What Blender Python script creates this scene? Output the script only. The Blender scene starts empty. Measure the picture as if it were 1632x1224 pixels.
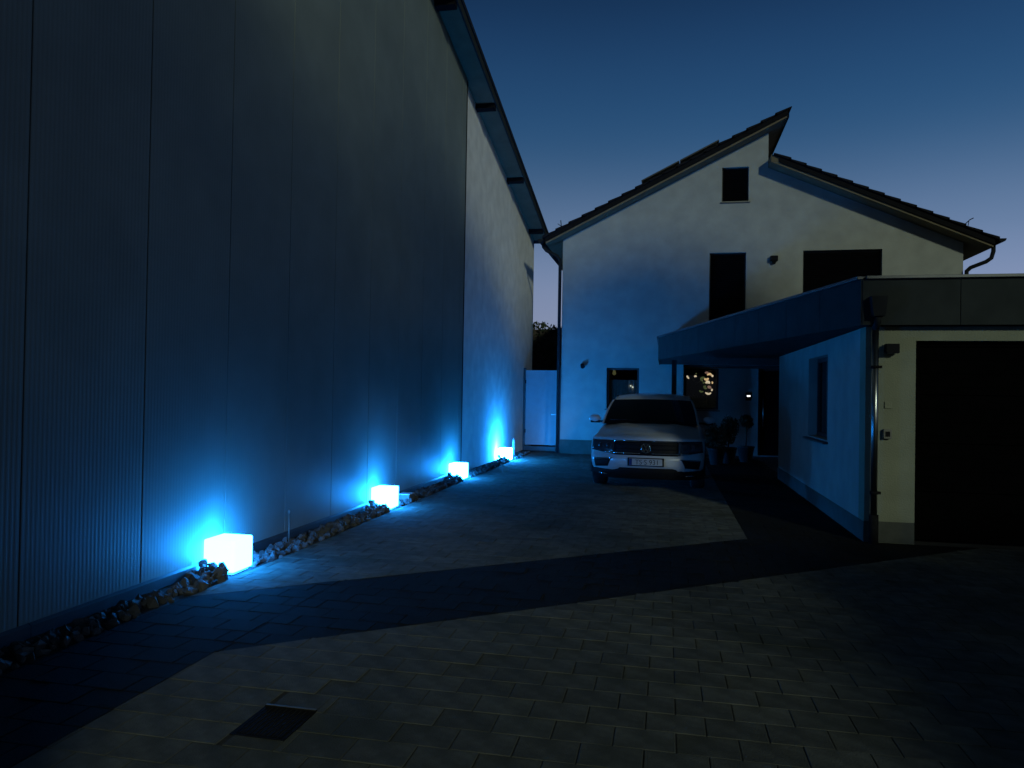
import bpy, bmesh, math, random
from mathutils import Vector, Matrix
from mathutils.noise import noise as pnoise

random.seed(7)
SC = bpy.context.scene
COL = SC.collection
R = math.radians
V = Vector

# ------------------------------------------------------------------ camera
YAW, PITCH, ROLL, EYE = 11.8, .75, .95, 1.6
yw, pt, rl = R(YAW), R(PITCH), R(ROLL)
FW = V((-math.sin(yw) * math.cos(pt), math.cos(yw) * math.cos(pt), math.sin(pt)))
rt = V((math.cos(yw), math.sin(yw), 0))
up = rt.cross(FW)
RT = rt * math.cos(rl) + up * math.sin(rl)
UP = up * math.cos(rl) - rt * math.sin(rl)
cd = bpy.data.cameras.new('camera')
cd.sensor_width = 36
cd.lens = 1179 / 1632 * 36
cd.clip_start = .05
cd.clip_end = 3000
cam = bpy.data.objects.new('camera', cd)
M = Matrix((RT, UP, -FW)).transposed().to_4x4()
M.translation = V((0, 0, EYE))
cam.matrix_world = M
COL.objects.link(cam)
SC.camera = cam

# ------------------------------------------------------------------ world, a sun standing in for the street light, exposure
SUN_AZ, SUN_EL = 28.0, 18.5          # behind the camera, to its right
w = bpy.data.worlds.new('World')
SC.world = w
w.use_nodes = True
nt = w.node_tree
nt.nodes.clear()
# dusk sky: afterglow at the horizon ahead and to the right, deep blue overhead
tcw = nt.nodes.new('ShaderNodeTexCoord')
sep = nt.nodes.new('ShaderNodeSeparateXYZ')
nt.links.new(tcw.outputs['Generated'], sep.inputs[0])
ramp = nt.nodes.new('ShaderNodeValToRGB')
ramp.color_ramp.interpolation = 'B_SPLINE'
cr = ramp.color_ramp
for k, (e, c) in enumerate(((-2, (.10, .10, .12)), (2, (.27, .30, .42)), (8, (.185, .245, .40)), (11.5, (.13, .20, .335)), (17, (.029, .092, .20)), (22, (.017, .066, .165)), (28, (.008, .032, .095)), (45, (.003, .011, .022)), (90, (.002, .005, .008)))):
    p = max(0.0, (math.sin(R(e)) + .1) / 1.1)
    el_ = cr.elements[k] if k < 2 else cr.elements.new(p)
    el_.position = p
    el_.color = (*c, 1)
mz = nt.nodes.new('ShaderNodeMapRange')
mz.inputs[1].default_value = -.1
mz.inputs[2].default_value = 1.0
nt.links.new(sep.outputs['Z'], mz.inputs[0])
nt.links.new(mz.outputs[0], ramp.inputs[0])
dt = nt.nodes.new('ShaderNodeVectorMath'); dt.operation = 'DOT_PRODUCT'
dt.inputs[1].default_value = (math.sin(R(28)), math.cos(R(28)), 0)
nt.links.new(tcw.outputs['Generated'], dt.inputs[0])
gm = nt.nodes.new('ShaderNodeMapRange')
gm.inputs[1].default_value = -1.0
gm.inputs[2].default_value = 1.0
gm.inputs[3].default_value = .22
gm.inputs[4].default_value = 1.12
nt.links.new(dt.outputs['Value'], gm.inputs[0])
hz = nt.nodes.new('ShaderNodeTexNoise')
hz.inputs['Scale'].default_value = 2.2
hz.inputs['Detail'].default_value = 3
hm = nt.nodes.new('ShaderNodeMapRange')
hm.inputs[3].default_value = .92
hm.inputs[4].default_value = 1.08
nt.links.new(tcw.outputs['Generated'], hz.inputs['Vector'])
nt.links.new(hz.outputs[0], hm.inputs[0])
mg = nt.nodes.new('ShaderNodeMath'); mg.operation = 'MULTIPLY'
nt.links.new(gm.outputs[0], mg.inputs[0]); nt.links.new(hm.outputs[0], mg.inputs[1])
bg = nt.nodes.new('ShaderNodeBackground')
wo = nt.nodes.new('ShaderNodeOutputWorld')
nt.links.new(ramp.outputs[0], bg.inputs['Color'])
nt.links.new(mg.outputs[0], bg.inputs['Strength'])
nt.links.new(bg.outputs[0], wo.inputs[0])

sd = bpy.data.lights.new('night_light', 'SUN')
sd.energy = 0.75
sd.angle = R(3.5)
sd.color = (.88, 1.0, .78)
so = bpy.data.objects.new('night_light', sd)
az, el = R(SUN_AZ), R(SUN_EL)
tosun = V((math.sin(az) * math.cos(el), -math.cos(az) * math.cos(el), math.sin(el)))
so.rotation_euler = tosun.to_track_quat('Z', 'Y').to_euler()
so.location = tosun * 60
COL.objects.link(so)

SC.view_settings.view_transform = 'Standard'
SC.view_settings.look = 'None'
SC.view_settings.exposure = 0
SC.view_settings.gamma = 1
SC.view_settings.use_curve_mapping = False
SC.render.engine = 'CYCLES'
SC.cycles.use_denoising = True
SC.cycles.max_bounces = 6
SC.cycles.sample_clamp_indirect = 4

LAMP_COLOR = (.012, .27, 1.0)
LAMP_POWER = (74.0, 80.0, 105.0, 290.0)

# ------------------------------------------------------------------ materials
def mat(name, col, rough=.7, metal=0.0, var=.15, scale=6.0, bump=0.0, bscale=60.0, island=0.0,
        spec=.5, emis=None, coat=0.0, wear=None):
    m = bpy.data.materials.new(name)
    m.use_nodes = True
    n, l = m.node_tree.nodes, m.node_tree.links
    b = n['Principled BSDF']
    b.inputs['Roughness'].default_value = rough
    b.inputs['Metallic'].default_value = metal
    b.inputs['Specular IOR Level'].default_value = spec
    b.inputs['Coat Weight'].default_value = coat
    tc = n.new('ShaderNodeTexCoord')
    nz = n.new('ShaderNodeTexNoise')
    nz.inputs['Scale'].default_value = scale
    nz.inputs['Detail'].default_value = 6
    l.new(tc.outputs['Object'], nz.inputs['Vector'])
    mr = n.new('ShaderNodeMapRange')
    mr.inputs[1].default_value = .3
    mr.inputs[2].default_value = .7
    mr.inputs[3].default_value = 1 - var
    mr.inputs[4].default_value = 1 + var
    l.new(nz.outputs[0], mr.inputs[0])
    val = mr.outputs[0]
    if island:
        g = n.new('ShaderNodeNewGeometry')
        oi = n.new('ShaderNodeObjectInfo')
        ad = n.new('ShaderNodeMath'); ad.operation = 'ADD'
        l.new(g.outputs['Random Per Island'], ad.inputs[0])
        l.new(oi.outputs['Random'], ad.inputs[1])
        fr = n.new('ShaderNodeMath'); fr.operation = 'FRACT'
        l.new(ad.outputs[0], fr.inputs[0])
        mi = n.new('ShaderNodeMapRange')
        mi.inputs[3].default_value = 1 - island
        mi.inputs[4].default_value = 1 + island
        l.new(fr.outputs[0], mi.inputs[0])
        mu = n.new('ShaderNodeMath'); mu.operation = 'MULTIPLY'
        l.new(val, mu.inputs[0]); l.new(mi.outputs[0], mu.inputs[1])
        val = mu.outputs[0]
    vm = n.new('ShaderNodeVectorMath'); vm.operation = 'SCALE'
    vm.inputs[0].default_value = col
    l.new(val, vm.inputs['Scale'])
    cout = vm.outputs[0]
    if wear:
        w2 = n.new('ShaderNodeTexNoise')
        gp = n.new('ShaderNodeNewGeometry')
        w2.inputs['Scale'].default_value = wear[1]
        w2.inputs['Detail'].default_value = 8
        l.new(gp.outputs['Position'], w2.inputs['Vector'])
        wr = n.new('ShaderNodeMapRange')
        wr.inputs[1].default_value = .52
        wr.inputs[2].default_value = .68
        wr.inputs[4].default_value = wear[2]
        l.new(w2.outputs[0], wr.inputs[0])
        mx = n.new('ShaderNodeMix'); mx.data_type = 'RGBA'
        l.new(wr.outputs[0], mx.inputs[0])
        l.new(cout, mx.inputs[6])
        mx.inputs[7].default_value = (*wear[0], 1)
        cout = mx.outputs[2]
    l.new(cout, b.inputs['Base Color'])
    if bump:
        n2 = n.new('ShaderNodeTexNoise')
        n2.inputs['Scale'].default_value = bscale
        n2.inputs['Detail'].default_value = 4
        l.new(tc.outputs['Object'], n2.inputs['Vector'])
        bp = n.new('ShaderNodeBump')
        bp.inputs['Strength'].default_value = bump
        bp.inputs['Distance'].default_value = .01
        l.new(n2.outputs[0], bp.inputs['Height'])
        l.new(bp.outputs[0], b.inputs['Normal'])
    if emis:
        b.inputs['Emission Color'].default_value = (*emis[0], 1)
        b.inputs['Emission Strength'].default_value = emis[1]
    return m

def glass_mat(name, tint, f0=.06):
    m = bpy.data.materials.new(name)
    m.use_nodes = True
    n, l = m.node_tree.nodes, m.node_tree.links
    n.clear()
    o = n.new('ShaderNodeOutputMaterial')
    tr = n.new('ShaderNodeBsdfTransparent'); tr.inputs[0].default_value = (*tint, 1)
    gl = n.new('ShaderNodeBsdfGlossy'); gl.inputs['Roughness'].default_value = .03
    fr = n.new('ShaderNodeFresnel'); fr.inputs[0].default_value = 1.45
    nz = n.new('ShaderNodeTexNoise'); nz.inputs['Scale'].default_value = 3
    mx = n.new('ShaderNodeMixShader')
    l.new(fr.outputs[0], mx.inputs[0]); l.new(tr.outputs[0], mx.inputs[1]); l.new(gl.outputs[0], mx.inputs[2])
    l.new(mx.outputs[0], o.inputs[0])
    return m

m_panel = mat('grey_metal_cladding', (.20, .235, .21), rough=.55, var=.08, scale=2, spec=.25, bump=.25, bscale=1.6, wear=((.16, .185, .165), .8, .5))
m_dark = mat('dark_void', (.02, .02, .022), rough=.9)
m_white = mat('rough_white_render', (.84, .83, .78), rough=.95, var=.10, scale=3, bump=.6, bscale=70, spec=.1, wear=((.74, .73, .69), 1.3, .5))
m_house = mat('pale_house_render', (.345, .355, .325), rough=.95, var=.10, scale=2.5, bump=.6, bscale=60, spec=.1, wear=((.285, .295, .275), .9, .5))
m_garage = mat('cream_garage_render', (.23, .245, .18), rough=.95, var=.10, scale=3, bump=.7, bscale=60, spec=.1, wear=((.19, .20, .145), 1.4, .5))
m_plinth = mat('dark_plinth_paint', (.06, .065, .055), rough=.85, var=.2, bump=.3)
m_roofm = mat('dark_sheet_roof', (.014, .016, .018), rough=.8, spec=.15, var=.2)
m_soffit = mat('weathered_soffit_boards', (.17, .14, .09), rough=.9, spec=.1, var=.12, scale=4)
m_zinc = mat('zinc_sheet', (.09, .095, .10), rough=.45, metal=.6, var=.15, scale=5)
m_fascia = mat('slate_grey_fascia', (.030, .036, .036), rough=.9, spec=.1, var=.15, scale=4)
m_tile = mat('dark_roof_tile', (.010, .010, .012), rough=.85, spec=.15, var=.25, scale=9, bump=.3, island=.2)
m_wood = mat('dark_verge_board', (.009, .009, .010), rough=.9, spec=.1, var=.25, scale=12)
m_frame = mat('anthracite_frame', (.022, .024, .026), rough=.5, var=.1)
m_shutter = mat('black_roller_shutter', (.003, .003, .004), rough=1, var=.2, spec=.03)
m_gdoor = mat('black_garage_door', (.002, .002, .002), rough=1, var=.2, spec=.02)
m_gate = mat('pale_gate_sheet', (.26, .29, .31), rough=.4, var=.06, spec=.4)
m_glass = glass_mat('window_glass', (.75, .8, .78))
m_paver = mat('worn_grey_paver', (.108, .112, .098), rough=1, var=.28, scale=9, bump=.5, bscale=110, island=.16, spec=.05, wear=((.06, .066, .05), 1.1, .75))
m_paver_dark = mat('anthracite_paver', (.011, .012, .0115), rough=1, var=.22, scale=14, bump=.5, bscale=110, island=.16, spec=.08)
m_joint = mat('dark_joint_sand', (.035, .034, .03), rough=1, var=.3, scale=40, bump=.5, bscale=200)
m_soil = mat('dark_bed_soil', (.025, .024, .022), rough=1, var=.3, scale=20, bump=.6)
m_stone = mat('grey_gravel_stone', (.085, .088, .085), rough=.9, var=.4, scale=25, bump=.4, bscale=80, island=.5)
m_iron = mat('cast_iron', (.010, .010, .010), rough=.9, spec=.1, var=.3, scale=30)
m_rim = mat('pale_rim', (.18, .18, .17), rough=.5, metal=.5, var=.2)
m_lamps = [mat('glowing_lamp_shade', (.7, .75, .8), rough=.5, var=.02, emis=(LAMP_COLOR, p)) for p in LAMP_POWER]
m_lampbase = mat('white_plastic', (.6, .62, .64), rough=.5, var=.05)
m_black = mat('black_plastic', (.008, .008, .009), rough=.8, spec=.15, var=.15)
m_grey = mat('grey_plastic', (.14, .14, .12), rough=.6, var=.12)
m_solar = mat('solar_glass', (.012, .016, .035), rough=.15, var=.1)
m_alu = mat('aluminium', (.4, .42, .44), rough=.35, metal=1, var=.1)
m_steel = mat('brushed_steel_pipe', (.33, .34, .33), rough=.28, metal=1, var=.15, scale=10)
m_leaf = mat('dark_leaf', (.035, .05, .025), rough=.7, var=.35, scale=8, island=.4)
m_bark = mat('bark', (.05, .04, .03), rough=.9, var=.3)
m_pot = mat('dark_clay_pot', (.03, .028, .028), rough=.8, var=.2)
m_paint = mat('white_car_paint', (.52, .54, .54), rough=.28, var=.05, scale=3, coat=.3, wear=((.40, .41, .40), 6, .35))
m_carglass = mat('tinted_car_glass', (.004, .004, .005), rough=.05, var=.05, spec=.5)
m_trim = mat('car_black_trim', (.006, .006, .007), rough=.6, spec=.2, var=.1)
m_tyre = mat('tyre_rubber', (.012, .012, .012), rough=.85, var=.2)
m_chrome = mat('chrome', (.75, .76, .76), rough=.06, metal=1, var=.03)
m_lens = mat('smoked_headlight_lens', (.03, .034, .038), rough=.12, var=.1, coat=.4)
m_plate = mat('number_plate_white', (.40, .42, .42), rough=.4, var=.04)
m_plateblue = mat('plate_blue_band', (.01, .03, .16), rough=.4, var=.05)
m_plateink = mat('plate_black_ink', (.01, .01, .01), rough=.5, var=.05)
m_room = mat('interior_plaster', (.3, .28, .24), rough=.9, var=.1)
m_curtain = mat('pale_curtain', (.5, .52, .5), rough=.9, var=.12, scale=8)
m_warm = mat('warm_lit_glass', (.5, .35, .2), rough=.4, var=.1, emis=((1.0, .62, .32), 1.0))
m_spot = mat('white_lit_glass', (.6, .6, .6), rough=.4, var=.05, emis=((1, .95, .85), 1.3))
m_bell = mat('lit_bell_button', (.7, .7, .7), rough=.4, var=.05, emis=((.95, 1, 1), 2.5))
m_dim = mat('dim_yellow_lit_glass', (.5, .45, .2), rough=.4, var=.1, emis=((.7, .62, .25), .12))

# ------------------------------------------------------------------ builders
ORG = {}

def tag(o, label=None, cat=None, group=None, kind=None):
    if label: o['label'] = label
    if cat: o['category'] = cat
    if group: o['group'] = group
    if kind: o['kind'] = kind
    return o

def thing(name, label, cat, loc=(0, 0, 0), group=None):
    o = bpy.data.objects.new(name, None)
    o.location = loc
    o.empty_display_size = .2
    COL.objects.link(o)
    ORG[o.name] = V(loc)
    return tag(o, label, cat, group)

class MB:
    def __init__(self):
        self.bm = bmesh.new()
    def face(self, pts):
        vs = [self.bm.verts.new(p) for p in pts]
        try: return self.bm.faces.new(vs)
        except ValueError: return None
    def box(self, x0, x1, y0, y1, z0, z1, bev=0):
        t = bmesh.new()
        bmesh.ops.create_cube(t, size=1)
        for v in t.verts:
            v.co = V((x0 + (v.co.x + .5) * (x1 - x0), y0 + (v.co.y + .5) * (y1 - y0), z0 + (v.co.z + .5) * (z1 - z0)))
        if bev:
            bmesh.ops.bevel(t, geom=t.edges[:] , offset=bev, segments=2, affect='EDGES', profile=.6)
        self.join(t)
        return self
    def join(self, t, mtx=None):
        me = bpy.data.meshes.new('t')
        if mtx is not None: bmesh.ops.transform(t, matrix=mtx, verts=t.verts)
        t.to_mesh(me); t.free()
        self.bm.from_mesh(me)
        bpy.data.meshes.remove(me)
    def obox(self, c, ax, size, bev=0):
        """box centred at c, ax = 3 axis vectors"""
        t = bmesh.new()
        bmesh.ops.create_cube(t, size=1)
        for v in t.verts: v.co = V((v.co.x * size[0], v.co.y * size[1], v.co.z * size[2]))
        if bev: bmesh.ops.bevel(t, geom=t.edges[:], offset=bev, segments=2, affect='EDGES', profile=.6)
        mm = Matrix((V(ax[0]), V(ax[1]), V(ax[2]))).transposed().to_4x4()
        mm.translation = V(c)
        self.join(t, mm)
        return self
    def prism(self, pts, d):
        """closed polygon of 3d points extruded by vector d"""
        d = V(d)
        a = [self.bm.verts.new(V(p)) for p in pts]
        b = [self.bm.verts.new(V(p) + d) for p in pts]
        n = len(pts)
        fs = [self.bm.faces.new(a[::-1]), self.bm.faces.new(b)]
        for i in range(n):
            fs.append(self.bm.faces.new((a[i], a[(i + 1) % n], b[(i + 1) % n], b[i])))
        return self
    def tube(self, pts, r, n=10, caps=True):
        pts = [V(p) for p in pts]
        rs = r if isinstance(r, (list, tuple)) else [r] * len(pts)
        rings = []
        prev = None
        for i, p in enumerate(pts):
            if i == 0: d = pts[1] - p
            elif i == len(pts) - 1: d = p - pts[i - 1]
            else: d = (pts[i + 1] - p).normalized() + (p - pts[i - 1]).normalized()
            d.normalize()
            if prev is None:
                u = d.orthogonal().normalized()
            else:
                u = (prev - d * prev.dot(d)).normalized()
            prev = u
            v = d.cross(u)
            rings.append([self.bm.verts.new(p + (u * math.cos(2 * math.pi * k / n) + v * math.sin(2 * math.pi * k / n)) * rs[i]) for k in range(n)])
        for a, b in zip(rings, rings[1:]):
            for k in range(n):
                f = self.bm.faces.new((a[k], a[(k + 1) % n], b[(k + 1) % n], b[k])); f.smooth = True
        if caps:
            self.bm.faces.new(rings[0][::-1]); self.bm.faces.new(rings[-1])
        return self
    def lathe(self, prof, c=(0, 0, 0), axis='z', n=24):
        c = V(c)
        rings = []
        for r, h in prof:
            ring = []
            for k in range(n):
                a = 2 * math.pi * k / n
                x, y = r * math.cos(a), r * math.sin(a)
                p = {'z': V((x, y, h)), 'x': V((h, x, y)), 'y': V((x, h, y))}[axis]
                ring.append(self.bm.verts.new(c + p))
            rings.append(ring)
        for a, b in zip(rings, rings[1:]):
            for k in range(n):
                f = self.bm.faces.new((a[k], a[(k + 1) % n], b[(k + 1) % n], b[k])); f.smooth = True
        self.bm.faces.new(rings[0]); self.bm.faces.new(rings[-1])
        return self
    def grid(self, rows, smooth=True, keep=None):
        vs = [[self.bm.verts.new(p) for p in r] for r in rows]
        for i in range(len(rows) - 1):
            for j in range(len(rows[0]) - 1):
                q = (vs[i][j], vs[i][j + 1], vs[i + 1][j + 1], vs[i + 1][j])
                if keep and not keep((q[0].co + q[1].co + q[2].co + q[3].co) / 4): continue
                f = self.bm.faces.new(q); f.smooth = smooth
        return self
    def build(self, name, m, parent=None, recalc=True, merge=0, sharp=None):
        bm = self.bm
        if merge: bmesh.ops.remove_doubles(bm, verts=bm.verts, dist=merge)
        if recalc: bmesh.ops.recalc_face_normals(bm, faces=bm.faces)
        org = ORG.get(parent.name, V()) if parent else V()
        if parent: bmesh.ops.translate(bm, vec=-org, verts=bm.verts)
        me = bpy.data.meshes.new(name)
        bm.to_mesh(me); bm.free()
        me.materials.append(m)
        o = bpy.data.objects.new(name, me)
        COL.objects.link(o)
        if parent:
            o.parent = parent
            ORG[o.name] = org
        else:
            ORG[o.name] = V()
        return o

def boxpart(name, m, parent, x0, x1, y0, y1, z0, z1, bev=0):
    return MB().box(x0, x1, y0, y1, z0, z1, bev).build(name, m, parent)

def wall_poly(name, outer, holes, thick, mtx, m, parent):
    """flat polygon with holes, extruded: u,v in the plane, thickness 0..thick along w"""
    cu = bpy.data.curves.new(name, 'CURVE')
    cu.dimensions = '2D'
    cu.fill_mode = 'BOTH'
    cu.extrude = thick / 2
    for loop in [outer] + holes:
        s = cu.splines.new('POLY')
        s.points.add(len(loop) - 1)
        for p, q in zip(s.points, loop): p.co = (q[0], q[1], 0, 1)
        s.use_cyclic_u = True
    ob = bpy.data.objects.new(name, cu)
    COL.objects.link(ob)
    dg = bpy.context.evaluated_depsgraph_get()
    me = bpy.data.meshes.new_from_object(ob.evaluated_get(dg))
    bpy.data.objects.remove(ob)
    bpy.data.curves.remove(cu)
    b = MB()
    b.bm.from_mesh(me)
    bpy.data.meshes.remove(me)
    bmesh.ops.translate(b.bm, vec=(0, 0, thick / 2), verts=b.bm.verts)
    bmesh.ops.transform(b.bm, matrix=mtx, verts=b.bm.verts)
    for f in b.bm.faces: f.smooth = False
    return b.build(name, m, parent, merge=1e-5)

def frame_mtx(origin, u, v, w):
    mm = Matrix((V(u), V(v), V(w))).transposed().to_4x4()
    mm.translation = V(origin)
    return mm
XZ = lambda y: frame_mtx((0, y, 0), (1, 0, 0), (0, 0, 1), (0, 1, 0))      # wall in x,z; thickness towards +y
YZ = lambda x, s=-1: frame_mtx((x, 0, 0), (0, 1, 0), (0, 0, 1), (s, 0, 0))  # wall in y,z; thickness towards s*x
def rect(x0, x1, z0, z1): return [(x0, z0), (x1, z0), (x1, z1), (x0, z1)]

# ------------------------------------------------------------------ ground
def rect_cut(r, c):
    """rectangle r minus rectangle c"""
    x0, x1, y0, y1 = r; a0, a1, b0, b1 = c
    if x1 <= a0 or x0 >= a1 or y1 <= b0 or y0 >= b1: return [r]
    out = []
    if x0 < a0: out.append((x0, a0, y0, y1))
    if x1 > a1: out.append((a1, x1, y0, y1))
    m0, m1 = max(x0, a0), min(x1, a1)
    if y0 < b0: out.append((m0, m1, y0, b0))
    if y1 > b1: out.append((m0, m1, b1, y1))
    return [q for q in out if q[1] - q[0] > .03 and q[3] - q[2] > .03]

g = MB()
g.face([(-900, -900, -.06), (900, -900, -.06), (900, 900, -.06), (-900, 900, -.06)])
tag(g.build('ground', m_soil), kind='structure')
yard = MB()
yard.box(-3.58, 14, -14, 22, -.055, -.004)
yard = tag(yard.build('paved_yard', m_joint), kind='structure')

PW, PD, JT = .286, .2055, .005
DRAIN = (-1.965, -1.685, 3.115, 3.45)
pav = []
r0 = -9
for r in range(r0, 83):
    ya = 3.22 + r * PD; yb = ya + PD
    off = -1.222 + (0 if r % 2 == 0 else PW / 2)
    for c in range(-9, 33):
        xa = off + c * PW; xb = xa + PW
        if xb < -3.55 or xa > 7: continue
        xa = max(xa, -3.58)
        if xb - xa < .04: continue
        if xa > 2.15 and ya > 8.95: continue
        if ya > 19.95 : continue
        for q in rect_cut((xa, xb, ya, yb), DRAIN): pav.append(q)

def clip(poly, a, b_, c):
    # keep the side a*x + b*y <= c
    out = []
    for (p, r_) in zip(poly, poly[1:] + poly[:1]):
        fp, fr_ = a * p[0] + b_ * p[1] - c, a * r_[0] + b_ * r_[1] - c
        if fp <= 0: out.append(p)
        if fp * fr_ < 0:
            k = fp / (fp - fr_); out.append((p[0] + k * (r_[0] - p[0]), p[1] + k * (r_[1] - p[1])))
    return out
def area(p): return abs(sum(u[0] * v_[1] - v_[0] * u[1] for u, v_ in zip(p, p[1:] + p[:1]))) / 2
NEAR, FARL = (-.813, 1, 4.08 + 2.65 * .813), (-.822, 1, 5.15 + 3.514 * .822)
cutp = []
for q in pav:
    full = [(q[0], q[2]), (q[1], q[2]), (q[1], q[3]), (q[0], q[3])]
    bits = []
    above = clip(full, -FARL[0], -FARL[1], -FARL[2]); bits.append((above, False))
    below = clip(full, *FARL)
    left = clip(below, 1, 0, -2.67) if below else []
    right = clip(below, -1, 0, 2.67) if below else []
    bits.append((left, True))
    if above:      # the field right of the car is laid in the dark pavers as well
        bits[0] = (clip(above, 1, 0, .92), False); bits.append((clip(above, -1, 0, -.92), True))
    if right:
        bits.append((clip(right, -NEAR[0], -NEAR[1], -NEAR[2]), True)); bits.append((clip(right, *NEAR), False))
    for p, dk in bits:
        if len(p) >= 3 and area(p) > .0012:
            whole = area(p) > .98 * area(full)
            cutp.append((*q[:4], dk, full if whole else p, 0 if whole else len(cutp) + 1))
pav = cutp
def pscore(q):
    p = V(((q[0] + q[1]) / 2, (q[2] + q[3]) / 2, 0)) - V((0, 0, EYE))
    z = p.dot(FW)
    if z < .5: return 1e9
    u, v = p.dot(RT) / z * 1179, -p.dot(UP) / z * 1179
    if abs(u) > 840 or abs(v) > 640: return 1e6 + z
    return z
pav.sort(key=pscore)

def paver_geo(b, q, dz, ti, ox=0, oy=0):
    poly = q[5]
    cx = sum(p[0] for p in poly) / len(poly); cy = sum(p[1] for p in poly) / len(poly)
    c = .003
    tops = []
    for (x, y) in poly:
        d = V((cx - x, cy - y)).normalized()
        g_ = min(JT * .7, .4 * math.hypot(cx - x, cy - y))
        x, y = x + d.x * g_, y + d.y * g_
        zz = dz + ti[0] * (x - cx) + ti[1] * (y - cy)
        k = min(c * 1.4, .4 * math.hypot(cx - x, cy - y))
        tops.append((V((x + d.x * k - ox, y + d.y * k - oy, zz)), V((x - ox, y - oy, zz - c * .5)), V((x - ox, y - oy, -.03))))
    vt = [b.bm.verts.new(t[0]) for t in tops]
    vm = [b.bm.verts.new(t[1]) for t in tops]
    vb = [b.bm.verts.new(t[2]) for t in tops]
    b.bm.faces.new(vt)
    n = len(tops)
    for i in range(n):
        j = (i + 1) % n
        b.bm.faces.new((vm[i], vm[j], vt[j], vt[i]))
        b.bm.faces.new((vb[i], vb[j], vm[j], vm[i]))
rnd = random.Random(3)
rest, rest_dark = MB(), MB()
unit = {}
for i, q in enumerate(pav):
    dz = rnd.uniform(-.0012, .0012); ti = (rnd.uniform(-.005, .005), rnd.uniform(-.005, .005))
    dk = q[4]
    if i < 295:
        key = (round(q[1] - q[0], 3), round(q[3] - q[2], 3), rnd.randrange(3), dk, q[6])
        if key not in unit:
            b = MB(); paver_geo(b, q, 0, ti, q[0], q[2])
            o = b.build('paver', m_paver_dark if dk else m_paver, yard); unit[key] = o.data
        else:
            o = bpy.data.objects.new('paver', unit[key]); COL.objects.link(o); o.parent = yard
        o.location = (q[0], q[2], dz)
    else:
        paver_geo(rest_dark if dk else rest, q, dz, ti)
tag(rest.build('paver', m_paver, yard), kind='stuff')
tag(rest_dark.build('paver', m_paver_dark, yard), kind='stuff')

# drain
t = thing('yard_drain', 'small square dark iron drain cover set into the pavers at the front left', 'drain cover', ((DRAIN[0] + DRAIN[1]) / 2, (DRAIN[2] + DRAIN[3]) / 2, 0))
x0, x1, y0, y1 = DRAIN
b = MB()
b.box(x0 + .002, x1 - .002, y1 - .022, y1 - .002, -.05, .006); b.box(x0 + .002, x1 - .002, y0 + .002, y0 + .022, -.05, .002)
b.box(x0 + .002, x0 + .022, y0 + .022, y1 - .022, -.05, .002); b.box(x1 - .022, x1 - .002, y0 + .022, y1 - .022, -.05, .002)
b.build('frame', m_iron, t)
boxpart('rim_strip', m_rim, t, x0 + .004, x1 - .004, y1 - .016, y1 - .004, .0062, .009)  # pale strip along the far edge only
for k in range(9):
    xx = x0 + .028 + k * .0262
    boxpart('grate_bar', m_iron, t, xx, xx + .015, y0 + .022, y1 - .022, -.002, .003)
boxpart('sump', m_dark, t, x0 + .022, x1 - .022, y0 + .022, y1 - .022, -.02, -.0022)

# ------------------------------------------------------------------ hall on the left
hall = thing('metal_hall', 'tall hall with grey ribbed metal wall panels and a sloping roof, left of the driveway', 'building', (-3.95, 6, 0))
UZ = lambda y: 7.85 - .202 * (y - 14) if y > 2 else 10.274 - .202 * (2 - y)
XP = -3.95
wall_poly('wall', [(-17, 0), (14.1, 0), (14.1, UZ(14.1)), (2, UZ(2)), (-17, UZ(-17))], [], .25, YZ(-3.975), m_dark, hall)
o = wall_poly('wall', [(14.1, 0), (22.1, 0), (22.1, UZ(22.1)), (14.1, UZ(14.1))], [], .3, YZ(-4.0), m_white, hall)
tag(o, 'pale rendered stretch of wall at the far end')
boxpart('wall', m_white, hall, -16, -4.3, 21.8, 22.1, 0, UZ(22))
boxpart('wall', m_white, hall, -16, -4.3, -17, -16.7, 0, 6)
# ribbed panels
ys = [3.92 + 1.1 * k for k in range(-8, 10)] + [14.1]
for ya, yb in zip(ys, ys[1:]):
    a, e = ya + .0055, yb - .0055
    b = MB()
    nr = 30 if yb - ya > 1 else 8
    prof = [(a, -.02), (a, -.002)]
    pitch = (e - a) / nr
    for k in range(nr):
        yy = a + k * pitch
        prof += [(yy + pitch * .12, 0), (yy + pitch * .50, 0), (yy + pitch * .62, -.0006), (yy + pitch * .98, -.0006)]
    prof += [(e, -.002), (e, -.02)]
    b.grid([[(XP + d, yy, .07) for yy, d in prof], [(XP + d, yy, UZ(yy) - .02) for yy, d in prof]], smooth=False)
    b.build('wall_panel', m_panel, hall)
b = MB()   # base flashing
for ya in range(-4, 14, 2):
    yb = min(ya + 2, 14.1)
    b.prism([(-3.975, ya, 0), (-3.928, ya, 0), (-3.928, ya, .075), (-3.948, ya, .092), (-3.975, ya, .092)], (0, yb - ya - .004, 0))
b.build('base_flashing', m_zinc, hall)
boxpart('corner_trim', m_roofm, hall, -3.99, -3.943, 14.075, 14.12, .05, UZ(14.1) - .03)
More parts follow.
